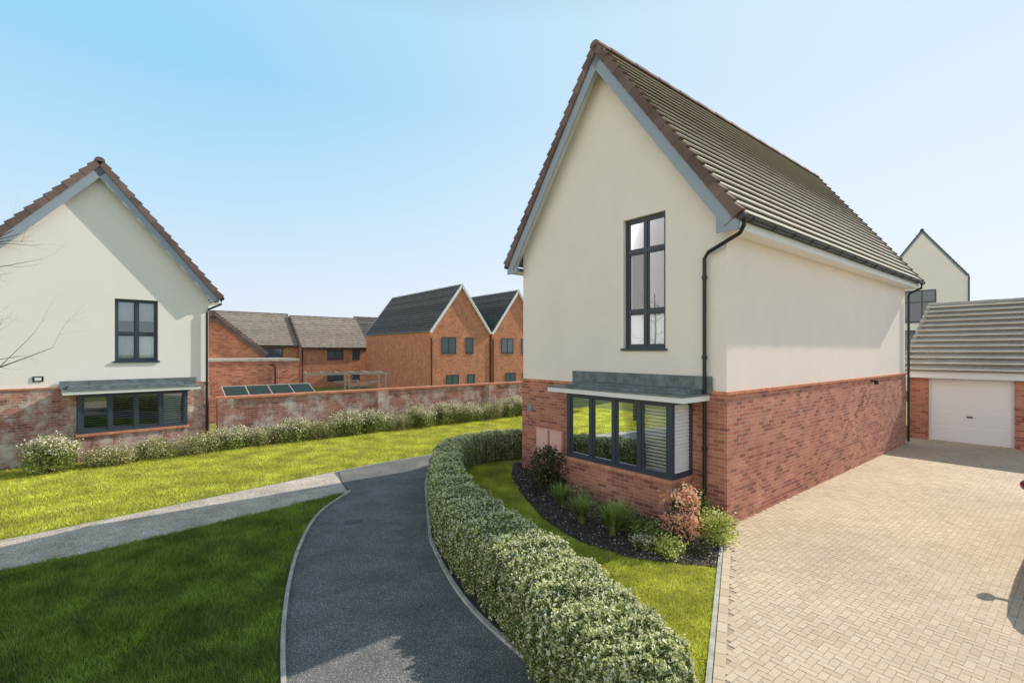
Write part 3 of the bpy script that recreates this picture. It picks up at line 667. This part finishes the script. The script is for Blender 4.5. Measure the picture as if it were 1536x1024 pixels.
m.hexa([(a.x,a.y,-.02),(b.x,b.y,-.02),(b.x+nn.x*.05,b.y+nn.y*.05,-.02),(a.x+nn.x*.05,a.y+nn.y*.05,-.02),(a.x,a.y,.03),(b.x,b.y,.03),(b.x+nn.x*.05,b.y+nn.y*.05,.03),(a.x+nn.x*.05,a.y+nn.y*.05,.03)])
struct(m.build('kerb',M['kerb'],None),'pale straight edging strip between driveway blocks and front lawn','kerb')
# bed
bed=[tuple(p) for p in smooth_curve([(.05,12.9),(.0,11.5),(.2,10.14),(.58,8.6),(1.07,7.62),(1.75,6.95),(2.85,6.68)])]+[(3.15,7.2),(3.62,8.1),(3.9,8.3),(.6,12.9)]
m=MB(); m.quad(*[(x,y,.014) for x,y in bed]); struct(m.build('flower_bed',M['mulch'],None),'dark bark mulched flower bed under the bay window','flower bed')
p=sample(bed,1000); c=np.column_stack([p,.018+rng.random(len(p))*.02]); tag(npmesh('bark_mulch',leafverts(c,.045,.5,up=2.5),4,M['chip']),'loose bark chips covering the flower bed','mulch',None,'stuff')
# grass
def blades(name,poly,dens,h,w,label,mat='grass'):
    p=sample(poly,dens); n=len(p)
    pat=np.sin(p[:,0]*2.1+np.sin(p[:,1]*1.7)*1.3)*np.cos(p[:,1]*2.6+p[:,0])*.5+.5
    pat2=np.sin(p[:,0]*9+3*np.sin(p[:,1]*5))*np.sin(p[:,1]*8+2*np.cos(p[:,0]*6))*.5+.5
    hh=h*(.5+.55*rng.random(n)+.35*pat+.45*pat2); a=rng.random(n)*2*np.pi; ln=(rng.normal(size=(n,2))*.45+np.column_stack([pat-.5,pat2-.5])*.7)*hh[:,None]
    V=np.empty((n,3,3)); dx=np.cos(a)*w/2; dy=np.sin(a)*w/2
    V[:,0]=np.column_stack([p[:,0]-dx,p[:,1]-dy,np.full(n,-.002)]); V[:,1]=np.column_stack([p[:,0]+dx,p[:,1]+dy,np.full(n,-.002)])
    V[:,2]=np.column_stack([p[:,0]+ln[:,0],p[:,1]+ln[:,1],hh])
    return tag(npmesh(name,V.reshape(-1,3),3,M[mat]),label,'grass',None,'stuff')
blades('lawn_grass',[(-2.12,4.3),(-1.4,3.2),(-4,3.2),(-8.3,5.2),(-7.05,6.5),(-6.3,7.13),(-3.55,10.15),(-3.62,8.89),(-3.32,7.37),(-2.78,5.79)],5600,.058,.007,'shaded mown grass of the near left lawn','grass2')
blades('lawn_grass',[(-10.2,5.2),(-8.13,7.65),(-4.48,11.98),(-2.5,13.95),(3,18.4),(3,24.6),(-11.1,13.3),(-14.5,10.6)],1700,.045,.012,'sunlit mown grass between the branch path and the garden wall')
blades('lawn_grass',[(1.2,3.1),(1.76,4.35),(2.85,6.62),(1.75,6.9),(1.03,7.55),(.55,8.54),(.17,10.14),(-.03,11.5),(.0,12.6),(-.8,13.2),(-1.35,12.4),(-1.5,11.2),(-1.25,9.4),(-.98,8.4),(-.68,7.4),(-.2,6.4),(.4,5.3),(.75,4.1),(1.0,3.3)],6500,.033,.007,'curved front lawn inside the hedge')

# ------------------------------------------------------------------ HEDGE
hc=smooth_curve([(1.02,3.5,.44),(.80,4.2,.49),(.36,5.3,.50),(-.22,6.4,.49),(-.68,7.4,.45),(-1.01,8.4,.38),(-1.29,9.5,.35),(-1.52,11.2,.34),(-1.38,12.4,.34),(-.8,13.2,.34),(.3,13.9,.34)],10)
HC=np.array(hc); EX=.42
def hedge_pt(t,ang,r):
    f=t*(len(HC)-1); i=np.clip(f.astype(int),0,len(HC)-2); q=(f-i)[:,None]
    c=HC[i]*(1-q)+HC[i+1]*q; d=HC[i+1,:2]-HC[i,:2]; d/=np.linalg.norm(d,axis=1)[:,None]; nrm=np.column_stack([-d[:,1],d[:,0]])
    ca,sa=np.cos(ang),np.sin(ang); w=c[:,2]
    xn=np.sign(ca)*np.abs(ca)**EX
    lump=1+.045*np.sin(f*1.3+xn*3)+.04*np.sin(f*3.7-xn*5)+.035*np.sin(f*7.9+xn*9)
    endf=np.clip(np.minimum(t,1-t)*len(HC)/10*4.5,0,1)**.4*.22+.78
    x=xn*w*r*lump*endf; z=.03+np.abs(sa)**EX*.71*(1+.03*np.sin(f*.9)+.02*np.sin(f*2.3))*r*(.5+.5*lump)*endf
    return np.column_stack([c[:,:2]+nrm*x[:,None],z])
def per_ang(u):
    a=np.empty_like(u); s1=.30; s2=.70
    l=u<s1; t_=(u>=s1)&(u<=s2); r_=u>s2
    a[l]=np.arcsin(np.clip(u[l]/s1,0,1)**(1/EX)); a[r_]=np.pi-np.arcsin(np.clip((1-u[r_])/(1-s2),0,1)**(1/EX))
    xx=1-2*(u[t_]-s1)/(s2-s1); a[t_]=np.arccos(np.sign(xx)*np.abs(xx)**(1/EX)); return a
HD=empty('hedge',(0,0,0),0,'long curved clipped hedge with cream and green leaves beside the path','hedge')
nL=260000
seg=np.linalg.norm(np.diff(HC[:,:2],axis=0),axis=1); cum=np.concatenate([[0],np.cumsum(seg)])
def along(n): return np.interp(rng.random(n)**1.35*cum[-1],cum,np.arange(len(HC)))/(len(HC)-1)
f=along(nL); ang=per_ang(rng.random(nL))
r=1-.12*rng.random(nL)**1.6+rng.normal(size=nL)*.022
pts=hedge_pt(f,ang,r)
ne=11000; fe=np.full(ne,.0005); pe=hedge_pt(fe,per_ang(rng.random(ne)),np.sqrt(rng.random(ne))); d0=(HC[0,:2]-HC[1,:2]); d0/=np.linalg.norm(d0); pe[:,:2]+=d0*(.02+.07*rng.random(ne))[:,None]
pts=np.concatenate([pts,pe]); pts=pts[pts[:,2]>.02]
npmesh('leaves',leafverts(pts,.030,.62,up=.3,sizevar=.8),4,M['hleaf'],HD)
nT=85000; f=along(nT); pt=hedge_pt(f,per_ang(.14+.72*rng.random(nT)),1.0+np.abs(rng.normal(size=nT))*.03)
# clusters: keep bright cream leaves where a lumpy pattern is high so that the top looks speckled
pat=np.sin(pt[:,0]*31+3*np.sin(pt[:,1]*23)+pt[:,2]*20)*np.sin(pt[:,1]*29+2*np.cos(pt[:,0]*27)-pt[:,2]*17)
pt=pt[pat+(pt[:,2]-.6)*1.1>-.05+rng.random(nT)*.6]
npmesh('sunlit_cream_leaves',leafverts(pt,.025,.75,up=.8,sizevar=.9),4,M['htop'],HD)['kind']='stuff'
m=MB(); k=24; rows=len(HC)
for i in range(rows):
    tcur=np.full(k,i/(rows-1)); an=per_ang(np.linspace(0,1,k)); q=hedge_pt(np.clip(tcur,0,.9999),an,np.full(k,.88)); m.v+=[tuple(x) for x in q]
for i in range(rows-1):
    for j in range(k-1): m.f.append((i*k+j,i*k+j+1,(i+1)*k+j+1,(i+1)*k+j))
m.f.append(tuple(range(k))); m.f.append(tuple((rows-1)*k+j for j in range(k)))
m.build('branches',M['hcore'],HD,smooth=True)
# soil strip below hedge
m=MB()
o1=[np.array(p) for p in K2[6:-12]]
def near(p):
    d=np.linalg.norm(HC[:,:2]-p,axis=1); return HC[d.argmin(),:2]
for i in range(len(o1)-1):
    a,b=o1[i],o1[i+1]; c_,d_=near(b),near(a)
    m.quad((a[0],a[1],.02),(b[0],b[1],.02),(c_[0],c_[1],.02),(d_[0],d_[1],.02))
struct(m.build('hedge_soil',M['mulch'],None),'dark strip of soil between the path edging and the hedge','soil')
# ------------------------------------------------------------------ SHRUBS
def bush(name,label,cat,loc,r,h,n,size,leafm,flow=None,fm=None,nf=0,fs=.03,tips=40,sig=.09,group=None,asp=.55,stems=10,upb=.2):
    o=empty(name,loc,random.random()*6,label,cat,group)
    a=rng.random(tips)*2*np.pi; rr=np.sqrt(rng.random(tips))*r; zz=h*(.35+.6*np.sqrt(np.clip(1-(rr/r)**2*.75,0,1))*(.55+.45*rng.random(tips)))
    T=np.column_stack([np.cos(a)*rr,np.sin(a)*rr,zz]); T=np.concatenate([T,T*np.array([.9,.9,.55]),T[:tips//2]*np.array([1,1,.3])])
    idx=rng.integers(0,len(T),n); c=T[idx]+rng.normal(size=(n,3))*sig; c=c[c[:,2]>.02]
    npmesh('foliage',leafverts(c,size,asp,up=upb),4,leafm,o)
    if nf:
        idx=rng.integers(0,tips,nf); c=T[idx]+rng.normal(size=(nf,3))*sig*.9+np.array([0,0,sig*.6]); npmesh('flowers',leafverts(c,fs,.8,up=.5),4,fm,o)['kind']='stuff'
    m=MB()
    for k in range(stems):
        t=Vector(T[k%tips]); m.tube([(t.x*.08,t.y*.08,-.02),(t.x*.5,t.y*.5,t.z*.55),tuple(t)],[.012,.008,.003],5)
    m.build('stems',M['bark'],o)
    return o
ordn=['first','second','third','fourth','fifth','sixth','seventh','eighth','ninth','tenth','eleventh','twelfth','thirteenth','fourteenth','fifteenth','sixteenth','seventeenth']
specs=[(-.9+0,1.15,.5,.85,'p'),(.3,1.0,.5,.42,'g'),(1.3,.85,.5,.48,'g'),(2.3,.85,.52,.52,'g'),(3.2,.8,.5,.58,'p'),(4.1,.75,.52,.5,'g'),(5.0,.75,.54,.68,'p'),(5.9,.75,.54,.56,'g'),(6.8,.7,.56,.82,'p'),(7.8,.7,.56,.74,'p'),(8.8,.7,.56,.52,'g'),(9.8,.7,.6,.78,'p'),(10.9,.7,.62,.84,'p'),(12.0,.65,.62,.7,'p'),(13.2,.6,.66,.72,'g'),(14.5,.6,.7,.85,'p'),(15.8,.6,.7,.8,'p')]
for i,(s_,off,r,h,k) in enumerate(specs):
    loc=Q0+U*s_-V_*(off+ (.25 if s_<2.6 else 0))
    look='cream flowering' if k=='p' else 'olive green'
    if k=='p': bush('shrub',f'{look} shrub, {ordn[i]} from the left in the row along the garden wall','shrub',loc,r,h,5200,.055,M['sleaf'],nf=1700,fm=M['pleaf'],fs=.045,tips=50,sig=.085,group='shrubs along the garden wall')
    else: bush('shrub',f'{look} shrub, {ordn[i]} from the left in the row along the garden wall','shrub',loc,r,h,5600,.045,M['gleaf'],nf=350,fm=M['pleaf'],fs=.04,tips=50,sig=.085,group='shrubs along the garden wall')
# bed plants
bush('shrub','dark leafy shrub growing in front of the meter boxes','shrub',(.75,10.35,0),.36,1.0,2600,.06,M['dleaf'],tips=36,sig=.07,stems=14)
bush('shrub','coral leaved shrub at the right end of the flower bed by the downpipe','shrub',(2.66,7.6,0),.3,1.02,1300,.06,M['coral'],tips=24,sig=.05,stems=18,asp=.5)
bush('shrub','yellow green variegated shrub at the driveway corner of the bed','shrub',(3.2,7.55,0),.27,.5,1700,.05,M['lime'],tips=30,sig=.06)
bush('shrub','small lime green plant at the lawn edge below the coral shrub','shrub',(2.32,7.08,0),.2,.26,900,.045,M['lime'],tips=20,sig=.05)
bush('shrub','low dark green shrub between the strappy clumps and the bay','shrub',(1.95,8.1,0),.25,.4,1100,.045,M['sleaf'],tips=24,sig=.06)
bush('shrub','dark green shrub behind the coral leaved shrub near the downpipe','shrub',(3.05,8.1,0),.28,.7,1500,.05,M['sleaf'],tips=28,sig=.06)
bush('shrub','low olive plant behind the left strappy clump under the bay window','shrub',(1.35,9.25,0),.24,.38,1000,.045,M['gleaf'],tips=22,sig=.055)
bush('shrub','small pale flowering plant at the front edge of the bed, near the lawn','shrub',(1.95,7.25,0),.16,.2,500,.035,M['sleaf'],nf=160,fm=M['pleaf'],fs=.03,tips=16,sig=.04)
bush('shrub','tiny dark plant in the mulch between the lime plant and the corner shrub','shrub',(2.78,7.05,0),.15,.2,450,.035,M['dleaf'],tips=14,sig=.04)
bush('shrub','low leafy green plant between the largest strappy clump and the coral shrub','shrub',(2.12,7.62,0),.22,.3,900,.045,M['sleaf'],tips=22,sig=.05)
def tuft(label,loc,h,n,spread=.5,w=.014):
    o=empty('strappy_plant',loc,0,label,'plant','strappy clumps in the flower bed')
    a=rng.random(n)*2*np.pi; sp=spread*(.2+.8*rng.random(n)); hh=h*(.6+.4*rng.random(n))
    Vv=np.empty((n,3,4,3)); seg=[0,.45,.8,1]
    for j in range(3):
        t0,t1=seg[j],seg[j+1]
        for q,(t,sg) in enumerate(((t0,-1),(t0,1),(t1,1),(t1,-1))):
            rr=sp*h*t**1.8; ww=w*(1-t*.9)/2*sg
            Vv[:,j,q,0]=np.cos(a)*rr-np.sin(a)*ww+np.cos(a*7)*.04; Vv[:,j,q,1]=np.sin(a)*rr+np.cos(a)*ww+np.sin(a*5)*.04; Vv[:,j,q,2]=hh*(t*1.15-.15*t*t*t*sp/spread*2)
    npmesh('blades',Vv.reshape(-1,3),4,M['strap'],o)
    m=MB(); m.tube([(0,0,-.02),(0,0,.05)],[.06,.03],8); m.build('crown',M['bark'],o)
tuft('strappy clump nearest the dark shrub, left of the three in the bed',(.95,9.2,0),.5,380,.75,.02)
tuft('middle strappy clump of the three below the bay window',(1.2,8.35,0),.5,380,.75,.02)
tuft('largest strappy clump, right of the three below the bay window',(1.62,7.8,0),.6,480,.65,.02)

# ------------------------------------------------------------------ BARE TREE at left edge
BT=empty('bare_tree',(-9.95,8.4,0),0,'leafless tree at the left edge with thin twigs reaching in front of the left house','tree')
m=MB(); m.tube([(0,0,-.1),(.03,.02,1.2),(.0,.05,2.6),(.08,.0,4),(.1,.05,5.6)],[.09,.075,.06,.04,.012],10); m.build('trunk',M['bark'],BT,smooth=True)
m=MB()
def br(p,d,l,r,dep):
    pts=[p]; rs=[r]; q=p
    for k in range(4):
        d=(d+Vector((random.gauss(0,.13),random.gauss(0,.13),random.gauss(.02,.12)))).normalized(); q=q+d*l/4; pts.append(q); rs.append(r*(1-.2*(k+1)))
    m.tube(pts,rs,5,cap=False)
    if dep>0:
        for k in range(3 if dep>1 else 4):
            i=random.randint(1,4); dd=(d+Vector((random.gauss(0,.6),random.gauss(0,.6),random.gauss(.15,.45)))).normalized(); br(pts[i],dd,l*random.uniform(.4,.65),rs[i]*.6,dep-1)
for k in range(12):
    z=1.8+k*.28; a=R(137*k); br(Vector((.03,.02,z)),Vector((math.cos(a),math.sin(a),.35)),1.0,.016,2)
for z,l,dx in ((4.3,1.8,.1),(4.7,1.7,.12),(2.5,1.85,.08)):
    br(Vector((.03,.02,z)),Vector((1,-.15,dx)),l,.02,2)
m.build('branches',M['bark'],BT)

# ------------------------------------------------------------------ CAR at right edge
cp=A0+U*2.62-V_*4.41
CR=empty('parked_car',(cp.x,cp.y,0),TH+math.pi,'dark red car parked on the block paving at the right edge','car')
def loft(secs,name,mat,parent):
    m=MB(); k=len(secs[0])
    for s_ in secs: m.v+=s_
    for i in range(len(secs)-1):
        for j in range(k): m.f.append((i*k+j,i*k+(j+1)%k,(i+1)*k+(j+1)%k,(i+1)*k+j))
    m.f.append(tuple(range(k))); m.f.append(tuple((len(secs)-1)*k+j for j in range(k))[::-1])
    return m.build(name,mat,parent,smooth=True)
def sec(x,w,zt,zb=.3,crown=.04): 
    h=[(w*.82,zb),(w,zb+.15),(w*1.0,(zb+zt)/2+.05),(w*.95,zt-.06),(w*.86,zt),(w*.4,zt+crown)]
    return [(x,y,z) for y,z in h]+[(x,-y,z) for y,z in h[::-1]]
body=loft([sec(-2.15,.72,.9,.42),sec(-2.08,.84,1.0,.34),sec(-1.5,.91,1.05),sec(0,.93,1.04),sec(.9,.92,1.02),sec(1.5,.90,.95),sec(2.0,.84,.82,.3),sec(2.15,.7,.68,.36)],'body',M['red'],CR)
def gs_(x,w,z0,z1): return [(x,w,z0),(x,w*.84,z1),(x,0,z1+.03),(x,-w*.84,z1),(x,-w,z0)]
loft([gs_(-2.0,.78,.98,1.02),gs_(-1.6,.82,.98,1.5),gs_(-.6,.84,.98,1.6),gs_(.1,.84,.98,1.56),gs_(.95,.80,.98,1.03)],'windows',M['gdark'],CR)
loft([[(x,w,z),(x,w,z+.03),(x,0,z+.06),(x,-w,z+.03),(x,-w,z)] for x,w,z in ((-1.75,.66,1.49),(-.6,.7,1.6),(.15,.69,1.56))],'car_roof',M['red'],CR)
for sy in (-1,1):
    mb=MB(); 
    mb.tube([(.82,sy*1.02,1.12),(.76,sy*1.02,1.12),(.70,sy*1.02,1.12)],[.045,.08,.07],12); mb.tube([(.75,sy*.84,1.06),(.75,sy*1.0,1.09)],.025,6); mb.build('wing_mirror',M['red'],CR,smooth=True)
    for x in (-1.35,1.35):
        t=MB(); t.tube([(x,sy*.72,.33),(x,sy*.93,.33)],.33,24); wl=t.build('wheel',M['tyre'],CR)
        t=MB(); t.tube([(x,sy*.9,.33),(x,sy*.935,.33)],.21,16); t.build('rim',M['alloy'],wl)
    t=MB(); t.tube([(2.0,sy*.62,.66),(2.12,sy*.6,.66)],.09,12); t.build('headlight',M['glass'],CR)

# ------------------------------------------------------------------ LIGHT, SKY, CAMERA
sv=(U*1.55-V_*.21+Vector((0,0,1))).normalized()
ld=bpy.data.lights.new('sun','SUN'); ld.energy=5; ld.angle=R(.5); ld.color=(1,.94,.84)
lo=bpy.data.objects.new('sun',ld); C.objects.link(lo); lo.rotation_euler=(-sv).to_track_quat('-Z','Y').to_euler(); lo.location=(20,20,30)
wd=bpy.data.worlds.new('World'); S.world=wd; wd.use_nodes=True; n=wd.node_tree
sk=N(n,'ShaderNodeTexSky',sky_type='NISHITA',sun_disc=False)
sk.sun_elevation=math.asin(sv.z); sk.sun_rotation=math.atan2(sv.x,sv.y); sk.air_density=1.0; sk.dust_density=0; sk.ozone_density=1
tc=N(n,'ShaderNodeTexCoord'); sp=N(n,'ShaderNodeSeparateXYZ'); n.links.new(tc.outputs['Generated'],sp.inputs[0])
rp=N(n,'ShaderNodeValToRGB'); e=rp.color_ramp.elements
e[0].position=0; e[0].color=(.80,.82,.90,1); e[1].position=1; e[1].color=(.09,.15,.24,1)
for p_,c_ in ((.12,(.69,.80,.94)),(.28,(.50,.75,.94)),(.45,(.33,.66,.91)),(.56,(.36,.69,.92)),(.72,(.15,.27,.41))):
    q=e.new(p_); q.color=(*c_,1)
n.links.new(sp.outputs['Z'],rp.inputs['Fac'])
dt=N(n,'ShaderNodeVectorMath',operation='DOT_PRODUCT'); n.links.new(tc.outputs['Generated'],dt.inputs[0]); dt.inputs[1].default_value=Vector((sv.x,sv.y,0)).normalized()
mr=N(n,'ShaderNodeMapRange',interpolation_type='SMOOTHSTEP'); mr.inputs['From Min'].default_value=-.1; mr.inputs['From Max'].default_value=1.15; mr.inputs['To Max'].default_value=.8
n.links.new(dt.outputs['Value'],mr.inputs['Value'])
m1=N(n,'ShaderNodeMix',data_type='RGBA'); n.links.new(mr.outputs['Result'],m1.inputs[0]); n.links.new(rp.outputs['Color'],m1.inputs[6]); m1.inputs[7].default_value=(.86,.91,.97,1)
db=N(n,'ShaderNodeVectorMath',operation='DOT_PRODUCT'); n.links.new(tc.outputs['Generated'],db.inputs[0]); db.inputs[1].default_value=-U
mb_=N(n,'ShaderNodeMapRange',interpolation_type='SMOOTHSTEP'); mb_.inputs['From Min'].default_value=.25; mb_.inputs['From Max'].default_value=.85
n.links.new(db.outputs['Value'],mb_.inputs['Value'])
mz=N(n,'ShaderNodeMapRange',interpolation_type='SMOOTHSTEP'); mz.inputs['From Min'].default_value=.7; mz.inputs['From Max'].default_value=.2
n.links.new(sp.outputs['Z'],mz.inputs['Value'])
mm=N(n,'ShaderNodeMath',operation='MULTIPLY'); n.links.new(mb_.outputs['Result'],mm.inputs[0]); n.links.new(mz.outputs['Result'],mm.inputs[1])
m2=N(n,'ShaderNodeMix',data_type='RGBA'); n.links.new(mm.outputs[0],m2.inputs[0]); n.links.new(m1.outputs[2],m2.inputs[6]); m2.inputs[7].default_value=(1.45,1.35,1.26,1)
sc=N(n,'ShaderNodeVectorMath',operation='SCALE'); n.links.new(sk.outputs[0],sc.inputs[0]); sc.inputs['Scale'].default_value=.006
ad=N(n,'ShaderNodeVectorMath',operation='ADD'); n.links.new(m2.outputs[2],ad.inputs[0]); n.links.new(sc.outputs[0],ad.inputs[1])
bg=n.nodes['Background']; bg.inputs['Strength'].default_value=1.0; n.links.new(ad.outputs[0],bg.inputs['Color'])
cd=bpy.data.cameras.new('camera'); cam=bpy.data.objects.new('camera',cd); C.objects.link(cam)
cam.location=(0,0,3); cam.rotation_euler=(R(90),0,0); cd.lens=36*720/1536; cd.sensor_width=36; cd.shift_y=15/1536; cd.clip_end=3000; cd.clip_start=.05
S.camera=cam
S.view_settings.view_transform='Standard'; S.view_settings.look='None'; S.view_settings.exposure=0
